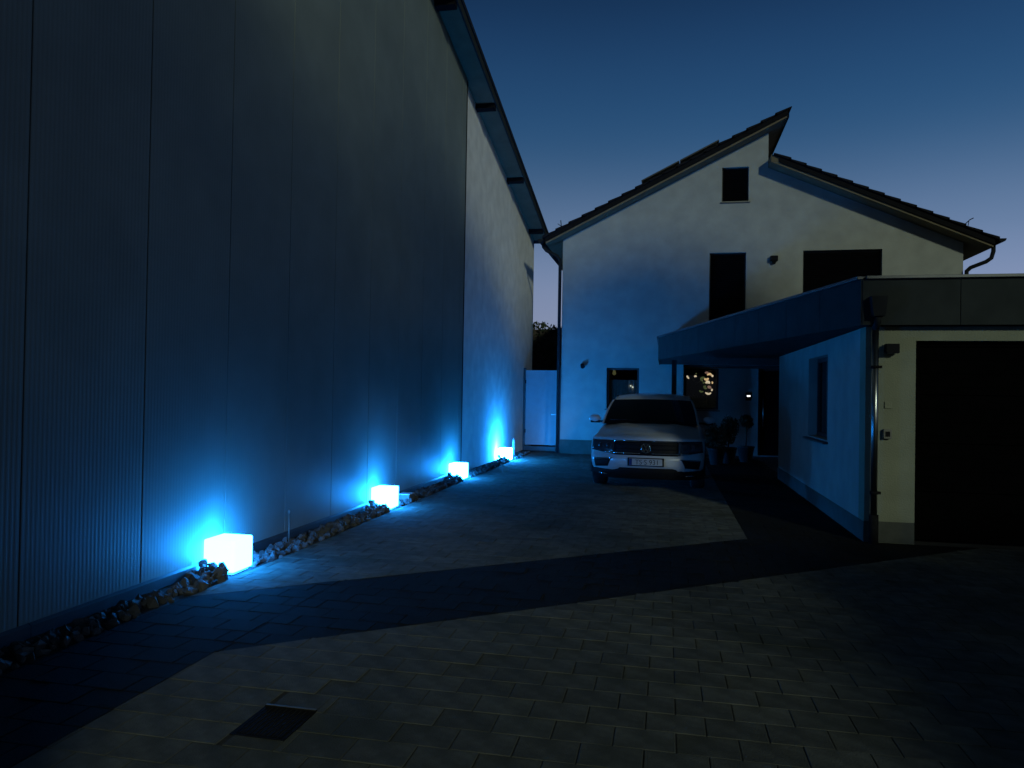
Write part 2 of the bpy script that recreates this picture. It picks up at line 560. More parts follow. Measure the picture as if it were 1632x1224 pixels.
# roof
b = MB()
b.prism([(-16.5, -18, UZ(-18)), (-16.5, 2, UZ(2)), (-16.5, 21.95, UZ(21.95)), (-16.5, 21.95, UZ(21.95) + .12), (-16.5, 2, UZ(2) + .12), (-16.5, -18, UZ(-18) + .12)], (16.5 - 3.585, 0, 0))
b.build('roof', m_soffit, hall)
b = MB()
b.prism([(-3.58, 2, UZ(2) - .03), (-3.58, 22, UZ(22) - .03), (-3.58, 22, UZ(22) + .2), (-3.58, 2, UZ(2) + .2)], (.03, 0, 0))
b.prism([(-3.58, -18, UZ(-18) - .03), (-3.58, 2, UZ(2) - .03), (-3.58, 2, UZ(2) + .2), (-3.58, -18, UZ(-18) + .2)], (.03, 0, 0))
b.build('verge_board', m_fascia, hall)
b = MB()
b.prism([(-16.5, 2, UZ(2) + .125), (-16.5, 22.05, UZ(22.05) + .125), (-16.5, 22.05, UZ(22.05) + .215), (-16.5, 2, UZ(2) + .215)], (16.5 - 3.53, 0, 0))
b.prism([(-16.5, -18, UZ(-18) + .125), (-16.5, 2, UZ(2) + .125), (-16.5, 2, UZ(2) + .215), (-16.5, -18, UZ(-18) + .215)], (16.5 - 3.53, 0, 0))
b.build('roof_sheet', m_roofm, hall)
for yy in (9.0, 12.0, 15.0, 18.15, 21.2):
    b = MB()
    b.prism([(-4.0, yy - .07, UZ(yy - .07) - .10), (-4.0, yy + .07, UZ(yy + .07) - .10), (-4.0, yy + .07, UZ(yy + .07) - .002), (-4.0, yy - .07, UZ(yy - .07) - .002)], (.415, 0, 0))
    b.build('purlin', m_wood, hall)
def gutter(name, p0, p1, r, m, parent):
    p0, p1 = V(p0), V(p1)
    d = (p1 - p0).normalized(); s = d.cross(V((0, 0, 1)))
    rows = []
    for p in (p0, p1):
        outer = [p + s * (r * math.cos(a)) + V((0, 0, -r * math.sin(a))) for a in [math.pi * k / 10 for k in range(11)]]
        inner = [p + s * ((r - .012) * math.cos(a)) + V((0, 0, -(r - .012) * math.sin(a))) for a in [math.pi * k / 10 for k in range(10, -1, -1)]]
        rows.append(outer + inner + [outer[0]])
    b = MB(); b.grid(rows)
    for sgn, row in ((1, rows[0]), (-1, rows[1])): b.face([q for q in row[:11]])
    return b.build(name, m, parent)
gutter('gutter', (-16.5, 22.06, UZ(22) + .02), (-3.5, 22.06, UZ(22) + .02), .09, m_roofm, hall)

# ------------------------------------------------------------------ gravel strip
bed = MB()
bed.box(-3.945, -3.585, -2, 20, -.055, -.02)
bed = tag(bed.build('gravel_bed', m_soil), kind='structure')
LAMPY = [5.92, 9.64, 13.32, 17.42]
LX, LS = -3.775, .30
rs = random.Random(11)
def hull_stone(r, seed):
    q = random.Random(seed)
    t = bmesh.new()
    for k in range(15):
        d = V((q.gauss(0, 1), q.gauss(0, 1), q.gauss(0, 1))).normalized()
        t.verts.new(V((d.x * r * q.uniform(.85, 1.05), d.y * r * q.uniform(.7, 1.0), d.z * r * q.uniform(.6, .85))))
    bmesh.ops.convex_hull(t, input=t.verts)
    bmesh.ops.delete(t, geom=[v for v in t.verts if not v.link_faces], context='VERTS')
    return t
protos = []
for k in range(8):
    t = hull_stone(1.0, 40 + k)
    me = bpy.data.meshes.new('stone'); t.to_mesh(me); t.free()
    me.materials.append(m_stone)
    protos.append(me)
stones = []
y = 1.5
while y < 20:
    near = y < 9
    for k in range(3 if near else 4):
        r = rs.uniform(.032, .055) if rs.random() > .12 else rs.uniform(.055, .07)
        x = rs.uniform(-3.90, -3.61)
        yy = y + rs.uniform(-.04, .04)
        stones.append((x, yy, r, rs.uniform(-.02, .015)))
    y += .055 if near else .075
for ly in LAMPY:          # stones heaped against the near side of every lamp
    for k in range(26):
        yy = ly - .15 - abs(rs.gauss(0.06, .16)) - .04
        x = rs.uniform(-3.91, -3.63)
        stones.append((x, yy, rs.uniform(.035, .06), max(.0, .09 - (ly - .19 - yy) * .22) * rs.uniform(.2, 1)))
    for k, (dx, dy, dz, r) in enumerate(((-.10, -.22, .10, .055), (-.03, -.21, .045, .05), (.04, -.21, .02, .045), (-.06, -.27, .07, .045))):
        stones.append((LX + dx, ly + dy, r, dz))
def free(s):
    for ly in LAMPY:
        if abs(s[1] - ly) < LS / 2 + s[2] * .9 and abs(s[0] - LX) < LS / 2 + s[2] * .75: return False
    return True
stones = [s for s in stones if free(s)]
stones.sort(key=lambda s: -s[2] / max(1.2, math.hypot(s[0], s[1])) if s[1] > 3.4 else 1)
far = MB()
for i, (x, y, r, z) in enumerate(stones):
    e = (rs.uniform(0, 6.3), rs.uniform(0, 6.3), rs.uniform(0, 6.3))
    me = protos[rs.randrange(8)]
    z = max(z, -.01)
    if i < 298:
        o = bpy.data.objects.new('stone', me)
        COL.objects.link(o); o.parent = bed
        o.location = (x, y, z); o.scale = (r, r, r); o.rotation_euler = e
    else:
        t = bmesh.new(); t.from_mesh(me)
        from mathutils import Euler
        mm = Matrix.Translation((x, y, z)) @ Euler(e).to_matrix().to_4x4() @ Matrix.Scale(r, 4)
        far.join(t, mm)
tag(far.build('stone', m_stone, bed), kind='stuff')

# ------------------------------------------------------------------ cube lamps
labels = ['nearest and largest glowing blue cube lamp, at the foot of the ribbed wall',
          'second glowing cube lamp from the camera, on the gravel strip by the grey wall',
          'third glowing cube lamp from the camera, beside the last grey wall panels',
          'farthest and smallest glowing cube lamp, by the pale wall before the gate']
lm_shade = lm_base = None
for i, ly in enumerate(LAMPY):
    t = thing('cube_lamp', labels[i], 'garden lamp', (LX, ly, -.012), 'glowing cube lamps along the hall wall')
    if lm_shade is None:
        s = MB().box(LX - LS / 2, LX + LS / 2, ly - LS / 2, ly + LS / 2, .012, .292, .022)
        for f in s.bm.faces: f.smooth = True
        a = s.build('lamp_shade', m_lamps[0], t)
        c = boxpart('lamp_base', m_lampbase, t, LX - .12, LX + .12, ly - .12, ly + .12, -.012, .011, .004)
        lm_shade, lm_base = a.data, c.data
    else:
        for nm, me in (('lamp_shade', lm_shade), ('lamp_base', lm_base)):
            o = bpy.data.objects.new(nm, me); COL.objects.link(o); o.parent = t
            if nm == 'lamp_shade': o.material_slots[0].link = 'OBJECT'; o.material_slots[0].material = m_lamps[i]
    t.rotation_euler = (0, 0, R((0, 1.5, -1, 2)[i]))

# small fixtures along the strip
t = thing('cable_box', 'small dark cable box with a pale lid on the gravel past the second lamp', 'cable box', (-3.72, 10.35, 0))
boxpart('housing', m_grey, t, -3.80, -3.64, 10.25, 10.45, -.02, .10, .006)
boxpart('lid', m_lampbase, t, -3.81, -3.63, 10.24, 10.46, .101, .113, .004)
t = thing('garden_spike', 'thin pale plastic marker post at the wall behind the nearest lamp', 'marker post', (-3.86, 7.15, 0))
MB().tube([(-3.86, 7.15, -.02), (-3.86, 7.15, .30)], .008, 8).build('post', m_grey, t)
MB().lathe([(.012, .30), (.018, .305), (.018, .33), (.006, .35)], (-3.86, 7.15, 0), n=10).build('cap', m_grey, t)
t = thing('garden_spike', 'short pointed stake at the pale wall just beyond the farthest lamp', 'stake', (-3.80, 18.5, 0))
MB().lathe([(.035, -.02), (.035, .34), (.04, .35), (.02, .42), (.006, .47)], (-3.80, 18.5, 0), n=12).build('post', m_lampbase, t)
MB().lathe([(.05, -.02), (.05, .03), (.036, .035)], (-3.80, 18.5, 0), n=12).build('collar', m_black, t)

# ------------------------------------------------------------------ gate between hall and house
t = thing('side_gate', 'plain pale sheet gate between the hall and the house, lit blue', 'gate', (-3.4, 20.75, 0))
boxpart('gate_leaf', m_gate, t, -3.93, -2.95, 20.73, 20.77, .16, 2.28, .004)
b = MB()
b.box(-3.99, -3.935, 20.70, 20.80, 0, 2.34); b.box(-2.945, -2.89, 20.70, 20.80, 0, 2.34)
b.build('gate_frame', m_frame, t)
boxpart('threshold', m_frame, t, -3.93, -2.95, 20.70, 20.80, .0, .12)
b = MB()
b.box(-3.05, -3.02, 20.66, 20.73, 1.02, 1.05); b.box(-3.17, -3.02, 20.645, 20.66, 1.02, 1.05)
b.build('handle', m_alu, t)
for zz in (.5, 1.9): boxpart('hinge', m_black, t, -3.945, -3.915, 20.70, 20.729, zz, zz + .1)

# ------------------------------------------------------------------ house
house = thing('family_house', 'pale rendered house with two offset sloping roofs at the end of the driveway', 'house', (0, 20, 0))
TL = lambda x: 5.85 + .497 * (x + 3.25)      # top of the high left roof
TR = lambda x: 7.75 - .45 * (x - 2.67)       # top of the lower right roof
XR = 7.09
W1 = (-1.581, -.72, 1.25, 2.345); BAL = (1.06, 1.982, 3.02, 5.375); WIDE = (3.376, 5.25, 3.30, 5.385); ATT = (1.35, 2.022, 6.715, 7.61)
W2 = (.49, 1.413, 1.25, 2.385); DOOR = (2.46, 3.52, .02, 2.40)
wall_poly('wall', [(-2.82, 0), (.43, 0), (.43, 2.45), (XR, 2.45), (XR, TR(XR) - .27), (2.5, TR(2.5) - .27), (2.5, TL(2.5) - .24), (-2.82, TL(-2.82) - .24)],
          [rect(*W1), rect(*BAL), rect(*WIDE), rect(*ATT)], .3, XZ(20), m_house, house)
o = wall_poly('wall', rect(.43, XR, 0, 2.45), [rect(*W2), rect(*DOOR)], .3, XZ(21.2), m_house, house)
tag(o, 'recessed ground floor wall in the shade of the canopy')
boxpart('wall', m_house, house, .13, .43, 20.3, 21.5, 0, 2.44)
boxpart('wall', m_house, house, -2.82, -2.52, 20.3, 29.7, 0, TL(-2.82) - .25)
boxpart('wall', m_house, house, XR - .3, XR, 20.3, 29.7, 0, TR(XR) - .28)
wall_poly('wall', [(-2.82, 0), (XR, 0), (XR, TR(XR) - .27), (2.5, TR(2.5) - .27), (2.5, TL(2.5) - .24), (-2.82, TL(-2.82) - .24)], [], .3, XZ(29.7), m_house, house)
boxpart('wall', m_house, house, 2.26, 2.498, 20.3, 29.7, 6.9, TL(2.26) - .25)
boxpart('floor_slab', m_room, house, -2.5, XR - .31, 20.3, 29.7, 2.455, 2.75)
boxpart('plinth', m_plinth, house, -2.824, .434, 19.990, 20.0, 0, .38)
m_plinth2 = mat('pale_plinth_render', (.30, .31, .30), rough=.9, var=.12, bump=.4)
house.children[-1].data.materials[0] = m_plinth2
for k, x in enumerate((.3, 1.9, 3.55)):       # inner partition walls keep rooms apart
    boxpart('partition', m_room, house, x - .05, x + .05, 20.32 if x < .1 else 21.52, 29.68, .0, 2.45)

def window(parent, xx, plane, m_in=None, pane=True, sill=True, mull=0, fr=.055):
    x0, x1, z0, z1 = xx
    yf = plane + .12
    b = MB()
    b.box(x0 + .002, x0 + fr, yf, yf + .07, z0 + .002, z1 - .002); b.box(x1 - fr, x1 - .002, yf, yf + .07, z0 + .002, z1 - .002)
    b.box(x0 + fr, x1 - fr, yf, yf + .07, z1 - fr, z1 - .002); b.box(x0 + fr, x1 - fr, yf, yf + .07, z0 + .002, z0 + fr)
    for k in range(mull):
        xm = x0 + (x1 - x0) * (k + 1) / (mull + 1)
        b.box(xm - .03, xm + .03, yf, yf + .07, z0 + fr, z1 - fr)
    f = b.build('window', m_frame, parent)
    if pane: boxpart('pane', m_glass, f, x0 + fr, x1 - fr, yf + .03, yf + .04, z0 + fr, z1 - fr)
    if sill:
        s = MB(); s.prism([(x0 - .04, plane - .04, z0 - .045), (x0 - .04, plane - .04, z0 - .02), (x0 - .04, plane + .12, z0 - .001), (x0 - .04, plane + .12, z0 - .03), (x0 - .04, plane - .002, z0 - .045)], (x1 - x0 + .08, 0, 0))
        s.build('sill', m_zinc, f)
    return f
def shutter_window(parent, xx, plane, slat=.05, label=None):
    x0, x1, z0, z1 = xx
    f = window(parent, xx, plane, pane=False, sill=True, fr=.04)
    b = MB()
    z = z0 + .045
    while z < z1 - .05:
        zt = min(z + slat - .006, z1 - .045)
        b.prism([(x0 + .04, plane + .10, z), (x0 + .04, plane + .092, (z + zt) / 2), (x0 + .04, plane + .10, zt), (x0 + .04, plane + .112, zt), (x0 + .04, plane + .112, z)], (x1 - x0 - .08, 0, 0))
        z += slat
    tag(b.build('shutter', m_shutter, f), kind='stuff')
    boxpart('backing', m_dark, f, x0 + .04, x1 - .04, plane + .115, plane + .12, z0 + .04, z1 - .04)
    return f
tag(window(house, W1, 20, mull=0), 'ground floor window left of the canopy')
tag(window(house, W2, 21.2), 'ground floor window under the canopy with warm light')
tag(shutter_window(house, BAL, 20), 'tall narrow upper window with its dark shutter down')
tag(shutter_window(house, WIDE, 20), 'wide upper window with its dark shutter down')
tag(shutter_window(house, ATT, 20), 'small square attic window')
d = MB()
x0, x1, z0, z1 = DOOR
d.box(x0 + .002, x0 + .06, 21.3, 21.38, z0, z1 - .002); d.box(x1 - .06, x1 - .002, 21.3, 21.38, z0, z1 - .002); d.box(x0 + .06, x1 - .06, 21.3, 21.38, z1 - .06, z1 - .002)
dr = d.build('front_door', m_frame, house)
boxpart('leaf', m_shutter, dr, x0 + .06, x1 - .06, 21.32, 21.37, z0, z1 - .06)
MB().tube([(x0 + .14, 21.27, .8), (x0 + .14, 21.27, 1.6)], .014, 8).build('handle', m_alu, dr)

# interior of the two lower windows
t = thing('curtain', 'pale net half curtain hanging behind the ground floor window left of the canopy', 'curtain', (-1.2, 20.42, 1.35))
rows = []
for zz in (1.35, 2.03):
    rows.append([(-1.50 + i * .0145, 20.42 + .018 * math.sin(i * 1.1) + .008 * math.sin(i * 2.7), zz) for i in range(52)])
MB().grid(rows).build('cloth', m_curtain, t)
MB().tube([(-1.56, 20.42, 2.04), (-.74, 20.42, 2.04)], .008, 8).build('rail', m_black, t)
t = thing('small_room_light', 'pair of tiny white lights glimpsed through the left ground floor window', 'light', (-.9, 20.40, 1.83))
for (x, z) in ((-.955, 1.868), (-.90, 1.835)):
    MB().lathe([(.004, -.02), (.018, -.012), (.02, 0), (.013, .013), (.003, .018)], (x, 20.395, z), n=10).build('bulb', m_spot, t)
MB().tube([(-1.0, 20.405, 1.90), (-.955, 20.395, 1.885), (-.90, 20.395, 1.85), (-.86, 20.41, 1.83)], .004, 6).build('wire', m_black, t)
t = thing('dim_room_lamp', 'dim yellowish lamp at the upper left inside the left ground floor window', 'lamp', (-1.42, 20.6, 2.1))
MB().lathe([(.03, .10), (.055, 0), (.02, -.04)], (-1.42, 20.6, 2.2), n=14).build('lamp_shade', m_dim, t)
MB().tube([(-1.42, 20.6, 2.30), (-1.42, 20.6, 2.45)], .006, 6).build('cord', m_black, t)

t = thing('lit_flower_branch', 'warm lit branch of curled blossoms behind the window under the canopy', 'decoration', (1.1, 21.62, 1.27))
q = random.Random(5)
def curl(cx, cz, r, a0, a1, rad, m=m_warm, name='blossom'):
    pts = []; rr = []
    for k in range(9):
        a = R(a0 + (a1 - a0) * k / 8)
        pts.append((cx + r * math.cos(a), 21.60 + .05 * math.sin(k * .7 + cx * 30), cz + r * .8 * math.sin(a)))
        rr.append(rad * (.45 + .55 * math.sin(math.pi * (k + .6) / 9.2)))
    MB().tube(pts, rr, 8).build(name, m, t)
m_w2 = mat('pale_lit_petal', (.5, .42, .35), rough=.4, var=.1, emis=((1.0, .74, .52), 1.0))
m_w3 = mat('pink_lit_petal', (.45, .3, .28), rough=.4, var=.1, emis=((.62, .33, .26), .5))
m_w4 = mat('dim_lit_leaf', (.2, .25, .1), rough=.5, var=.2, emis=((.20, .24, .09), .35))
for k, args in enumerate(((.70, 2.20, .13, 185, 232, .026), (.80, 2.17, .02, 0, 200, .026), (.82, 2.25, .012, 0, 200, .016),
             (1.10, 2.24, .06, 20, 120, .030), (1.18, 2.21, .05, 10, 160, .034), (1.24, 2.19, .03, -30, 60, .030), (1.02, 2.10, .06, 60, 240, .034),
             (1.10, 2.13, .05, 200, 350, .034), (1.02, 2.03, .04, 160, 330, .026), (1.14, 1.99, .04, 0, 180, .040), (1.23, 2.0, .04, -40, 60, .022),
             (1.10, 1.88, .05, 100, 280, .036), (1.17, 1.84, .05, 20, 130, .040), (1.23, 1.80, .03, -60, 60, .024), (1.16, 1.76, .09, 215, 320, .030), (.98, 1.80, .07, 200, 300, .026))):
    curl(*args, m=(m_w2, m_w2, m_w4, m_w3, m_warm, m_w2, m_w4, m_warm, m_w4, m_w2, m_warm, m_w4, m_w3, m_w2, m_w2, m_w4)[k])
q = random.Random(31)
for k in range(16):
    curl(q.uniform(.72, 1.22), q.uniform(1.5, 2.1), q.uniform(.03, .08), q.uniform(0, 180), q.uniform(180, 330), q.uniform(.012, .03), m=m_leaf, name='leaf')
MB().tube([(1.08, 21.66, 1.28), (1.12, 21.66, 1.55), (1.10, 21.65, 1.85), (1.15, 21.64, 2.2)], [.012, .01, .008, .005], 6).build('stem', m_bark, t)
MB().lathe([(.06, 1.255), (.085, 1.30), (.09, 1.40), (.06, 1.46), (.055, 1.47)], (1.08, 21.66, 0), n=16).build('vase', m_pot, t)
boxpart('inner_shelf', m_room, house, .5, 1.40, 21.51, 21.82, 1.20, 1.255)

# roofs
def roof_slab(name, f, x0, x1, th, m):
    b = MB(); b.prism([(x0, 19.53, f(x0) - th), (x1, 19.53, f(x1) - th), (x1, 19.53, f(x1) - .07), (x0, 19.53, f(x0) - .07)], (0, 10.97, 0))
    return b.build(name, m, house)
rl_ = roof_slab('roof', TL, -3.22, 2.90, .23, m_soffit)
rr_ = roof_slab('roof', TR, 2.51, 7.58, .26, m_soffit)
def verge(f, x0, x1, th, par):
    b = MB(); b.prism([(x0, 19.49, f(x0) - th - .02), (x1, 19.49, f(x1) - th - .02), (x1, 19.49, f(x1) - .04), (x0, 19.49, f(x0) - .04)], (0, .035, 0))
    b.build('verge_board', m_wood, par)
verge(TL, -3.24, 2.92, .16, rl_); verge(TR, 2.70, 7.60, .18, rr_)
b = MB(); b.prism([(2.90, 19.49, TL(2.90) - .26), (2.925, 19.49, TL(2.925) - .26), (2.925, 19.49, TL(2.925) - .05), (2.90, 19.49, TL(2.90) - .05)], (0, 11, 0)); b.build('ridge_board', m_wood, rl_)
def courses(f, x0, x1, n, par, s):
    for k in range(n):
        xa = x0 + (x1 - x0) * k / n; xb = x0 + (x1 - x0) * (k + 1) / n + s * .05
        # lower edge of each course lies proud of the course below it
        b = MB()
        za, zb = f(xa) - .055, f(xb) - .055
        la, lb = (.050, .012)
        b.prism([(xa, 19.44, za), (xb, 19.44, zb), (xb, 19.44, zb + lb + .012), (xa, 19.44, za + la + .02)], (0, 11.1, 0))
        b.build('tile_course', m_tile, par)
courses(TL, -3.30, 2.93, 18, rl_, 1)
courses(TR, 7.68, 2.62, 14, rr_, -1)
gutter('gutter', (-3.36, 19.45, 5.74), (-3.36, 30.5, 5.74), .075, m_roofm, house)
gutter('gutter', (7.74, 19.45, 5.47), (7.74, 30.5, 5.47), .085, m_roofm, house)
b = MB()
b.tube([(-3.33, 19.75, 5.68), (-3.32, 19.76, 5.60), (-3.24, 19.80, 5.50), (-2.96, 19.90, 5.36), (-2.885, 19.93, 5.26), (-2.88, 19.93, 5.1), (-2.88, 19.93, .02)], .045, 10)
b.build('downpipe', m_roofm, house)
b = MB()
b.tube([(7.66, 19.75, 5.42), (7.66, 19.75, 5.22), (7.62, 19.76, 5.06), (7.52, 19.80, 4.98), (7.22, 19.90, 4.86), (7.145, 19.93, 4.78), (7.14, 19.93, 4.6), (7.14, 19.93, 2.99)], .048, 10)
b.build('downpipe', m_roofm, house)
for (x, f, s) in ((-2.80, TL, -1), (6.93, TR, 1)):
    b = MB()
    z = f(x)
    b.tube([(x, 19.5, z - .01), (x + s * .12, 19.5, z + .09 + .02 * s), (x + s * .2, 19.5, z + .15)] if s > 0 else [(x, 19.5, z - .01), (x - .02, 19.5, z + .17)], .012, 6)
    b.tube([(x + .08, 19.5, z - .05), (x + s * .10, 19.5, z + .08)], .008, 6)
    b.build('snow_guard', m_iron, house)

# solar panels on the high roof
ax = V((1, 0, .497)).normalized(); nn = V((-.497, 0, 1)).normalized()
for k, (xa, xb) in enumerate(((-.67, .29), (.31, 1.28))):
    t = thing('solar_panel', ['lower of two dark solar panels lying on the high left roof', 'upper of two dark solar panels lying on the high left roof'][k], 'solar panel', (xa, 19.65, TL(xa)), 'solar panels on the high roof')
    for j in range(3):
        c = V(((xa + xb) / 2, 20.4 + j * 1.72, TL((xa + xb) / 2))) + nn * .10
        ln = (xb - xa) / ax.x
        MB().obox(c, (ax, V((0, 1, 0)), nn), (ln - .01, 1.70, .035)).build('frame', m_frame, t)
        MB().obox(c + nn * .019, (ax, V((0, 1, 0)), nn), (ln - .06, 1.64, .004)).build('cell_glass', m_solar, t)
    for yy in (19.9, 21.0, 22.4, 23.8):
        MB().obox(V(((xa + xb) / 2, yy, TL((xa + xb) / 2))) + nn * .052, (ax, V((0, 1, 0)), nn), ((xb - xa) / ax.x, .04, .06)).build('mounting_rail', m_alu, t)

# things on the facade
t = thing('wall_spotlight', 'small dark spotlight on the house wall left of the lower left window', 'wall light', (-2.24, 20, 2.39))
MB().lathe([(.045, 0), (.045, -.02), (.02, -.025)], (-2.24, 20, 2.39), 'y', 14).build('base', m_black, t)
MB().tube([(-2.24, 19.975, 2.39), (-2.24, 19.93, 2.37)], .012, 8).build('arm', m_black, t)
MB().tube([(-2.24, 19.96, 2.41), (-2.21, 19.86, 2.36)], [.05, .06], 12).build('lamp_head', m_black, t)
t = thing('wall_box', 'small dark box high on the house wall between the two upper windows', 'wall light', (2.66, 20, 5.2))
boxpart('housing', m_black, t, 2.57, 2.75, 19.86, 19.995, 5.12, 5.25, .008)
boxpart('bracket', m_iron, t, 2.62, 2.70, 19.90, 19.998, 5.06, 5.119)
t = thing('bell_panel', 'small bright white lit bell button on the dark wall beside the front door', 'door bell', (2.207, 21.2, 1.63))
boxpart('plate', m_black, t, 2.13, 2.285, 21.185, 21.198, 1.52, 1.74, .003)
boxpart('button', m_bell, t, 2.165, 2.25, 21.178, 21.186, 1.625, 1.662, .003)

# ------------------------------------------------------------------ garage with flat roof and canopy
gar = thing('flat_roof_garage', 'low cream garage with flat dark edged roof reaching out as a canopy over the entrance', 'garage', (2.2, 9, 0))
GD = (2.721, 5.22, -.045, 2.266); GW = (11.0, 12.42, 1.02, 2.225)
wall_poly('wall', rect(2.2, 9.0, -.055, 2.425), [rect(*GD)], .25, XZ(9.0), m_garage, gar)
o = wall_poly('wall', rect(9.25, 15.55, 0, 2.425), [rect(*GW)], .25, YZ(2.2, 1), m_house, gar)
boxpart('wall', m_house, gar, 2.45, 9.0, 15.3, 15.55, 0, 2.425)
boxpart('wall', m_house, gar, 8.75, 9.0, 9.25, 15.3, 0, 2.425)
boxpart('plinth', m_plinth, gar, 2.195, 2.719, 8.994, 8.999, 0, .235)
boxpart('plinth', m_plinth, gar, 5.222, 9.0, 8.994, 8.999, 0, .235)
boxpart('plinth', m_plinth, gar, 2.192, 2.199, 9.0, 15.55, 0, .225)
ga = MB()
ga.box(2.723, 2.78, 9.10, 9.2, .03, 2.264); ga.box(5.16, 5.218, 9.10, 9.2, .03, 2.264); ga.box(2.78, 5.16, 9.10, 9.2, 2.21, 2.264)
gd = ga.build('garage_door', m_gdoor, gar)
for k in range(4):
    z0 = .03 + k * .545
    b = MB().box(2.782, 5.158, 9.13, 9.17, z0 + .004, z0 + .541, .004)
    for j in range(3): b.box(2.80, 5.14, 9.122, 9.129, z0 + .09 + j * .15, z0 + .15 + j * .15, .002)
    b.build('door_section', m_gdoor, gd)
boxpart('handle', m_black, gd, 3.9, 4.0, 9.10, 9.127, .85, .88)
# side window (in the y,z plane)
y0, y1, z0, z1 = GW
b = MB()
xf0, xf1 = 2.33, 2.40
b.box(xf0, xf1, y0 + .002, y0 + .06, z0 + .002, z1 - .002); b.box(xf0, xf1, y1 - .06, y1 - .002, z0 + .002, z1 - .002)
b.box(xf0, xf1, y0 + .06, y1 - .06, z0 + .002, z0 + .06); b.box(xf0, xf1, y0 + .06, y1 - .06, z1 - .06, z1 - .002)
b.box(xf0 + .002, xf1 - .002, (y0 + y1) / 2 - .035, (y0 + y1) / 2 + .035, z0 + .06, z1 - .06)
gw = b.build('window', m_frame, gar)
boxpart('pane', m_glass, gw, 2.36, 2.37, y0 + .06, (y0 + y1) / 2 - .035, z0 + .06, z1 - .06)
boxpart('pane', m_glass, gw, 2.36, 2.37, (y0 + y1) / 2 + .035, y1 - .06, z0 + .06, z1 - .06)
b = MB(); b.prism([(2.13, y0 - .06, z0 - .05), (2.13, y0 - .06, z0 - .025), (2.328, y0 - .06, z0 - .002), (2.328, y0 - .06, z0 - .03), (2.19, y0 - .06, z0 - .05)], (0, y1 - y0 + .12, 0)); b.build('sill', m_zinc, gw)

# flat roof: slab, fascia panels, capping
A, B_, C_ = V((2.11, 8.86, 0)), V((-.20, 17.25, 0)), V((-.20, 19.985, 0))
RZ0, RZ1 = 2.43, 2.94
outl = [(2.14, 8.89), (9.1, 8.89), (9.1, 19.98), (-.17, 19.98), (-.17, 17.26)]
b = MB(); b.prism([(x, y, RZ0 + .012) for x, y in outl], (0, 0, RZ1 - RZ0 - .02)); b.build('roof', m_fascia, gar)
boxpart('soffit', m_fascia, gar, .435, XR - .31, 20.305, 21.195, 2.40, 2.448)
def fascia_run(P, Q, n, parent):
    P, Q = V(P), V(Q)
    d = (Q - P); L = d.length; d.normalize(); nv = V((d.y, -d.x, 0))
    for k in range(n):
        c = P + d * (L * (k + .5) / n)
        MB().obox(c + V((0, 0, (RZ0 + RZ1) / 2)), (d, V((-d.y, d.x, 0)), V((0, 0, 1))), (L / n - .006, .022, RZ1 - RZ0), .003).build('fascia_panel', m_fascia, parent)
fascia_run((2.125, 8.872, 0), (-.185, 17.255, 0), 9, gar)
fascia_run((2.125, 8.872, 0), (9.1, 8.872, 0), 7, gar)
fascia_run((-.185, 17.27, 0), (-.185, 19.98, 0), 3, gar)
def cap_run(P, Q):
    P, Q = V(P), V(Q); d = (Q - P); L = d.length; d.normalize()
    MB().obox((P + Q) / 2 + V((0, 0, RZ1 + .018)), (d, V((-d.y, d.x, 0)), V((0, 0, 1))), (L, .10, .034), .004).build('roof_capping', m_zinc, gar)
cap_run((2.12, 8.868, 0), (-.18, 17.25, 0)); cap_run((2.16, 8.868, 0), (9.1, 8.868, 0)); cap_run((-.185, 17.3, 0), (-.185, 19.95, 0))
# rain pipe at the corner
b = MB(); b.tube([(2.275, 8.90, 2.42), (2.275, 8.90, .32)], .036, 14); dp = b.build('downpipe', m_steel, gar)
b = MB(); b.tube([(2.275, 8.90, .32), (2.275, 8.90, .0)], .05, 14); b.build('stand_pipe', m_iron, dp)
b = MB(); b.prism([(2.19, 8.74, 2.74), (2.36, 8.74, 2.74), (2.335, 8.74, 2.52), (2.215, 8.74, 2.52)], (0, .115, 0)); b.tube([(2.275, 8.80, 2.52), (2.275, 8.82, 2.46), (2.275, 8.89, 2.40)], .036, 12); b.build('rain_hopper', m_roofm, dp)
for zz in (.55, 1.95):
    b = MB(); b.lathe([(.038, zz), (.043, zz), (.043, zz + .03), (.038, zz + .03)], (2.275, 8.90, 0), n=14); b.box(2.262, 2.288, 8.94, 8.998, zz, zz + .03); b.box(2.315, 2.345, 8.89, 8.91, zz, zz + .03)
    b.build('pipe_bracket', m_iron, dp)
# canopy post
t = gar
b = MB(); b.box(.115, .225, 17.50, 17.61, .012, 2.441, .005); b.build('canopy_post', m_fascia, gar)
boxpart('post_foot', m_zinc, gar, .07, .27, 17.455, 17.655, 0, .011)
# wall fittings on the garage
t = thing('wall_light', 'flat black box light high on the cream wall beside the rain pipe', 'wall light', (2.45, 9, 2.17))
boxpart('housing', m_black, t, 2.385, 2.522, 8.88, 8.985, 2.122, 2.225, .006)
boxpart('mounting_plate', m_iron, t, 2.41, 2.50, 8.986, 8.998, 2.13, 2.215)
boxpart('lens', m_lens, t, 2.395, 2.512, 8.885, 8.975, 2.116, 2.1215)
t = thing('switch_box', 'small grey switch box on the cream wall left of the garage door', 'switch', (2.42, 9, 1.22))
boxpart('housing', m_grey, t, 2.382, 2.466, 8.945, 8.998, 1.165, 1.272, .006)
boxpart('rocker', m_black, t, 2.40, 2.448, 8.938, 8.946, 1.19, 1.247, .003)
t = thing('wall_plate', 'faint cream cover plate on the wall above the switch box', 'cover plate', (2.44, 9, 1.54))
boxpart('plate', m_garage, t, 2.40, 2.475, 8.985, 8.998, 1.505, 1.58, .004)
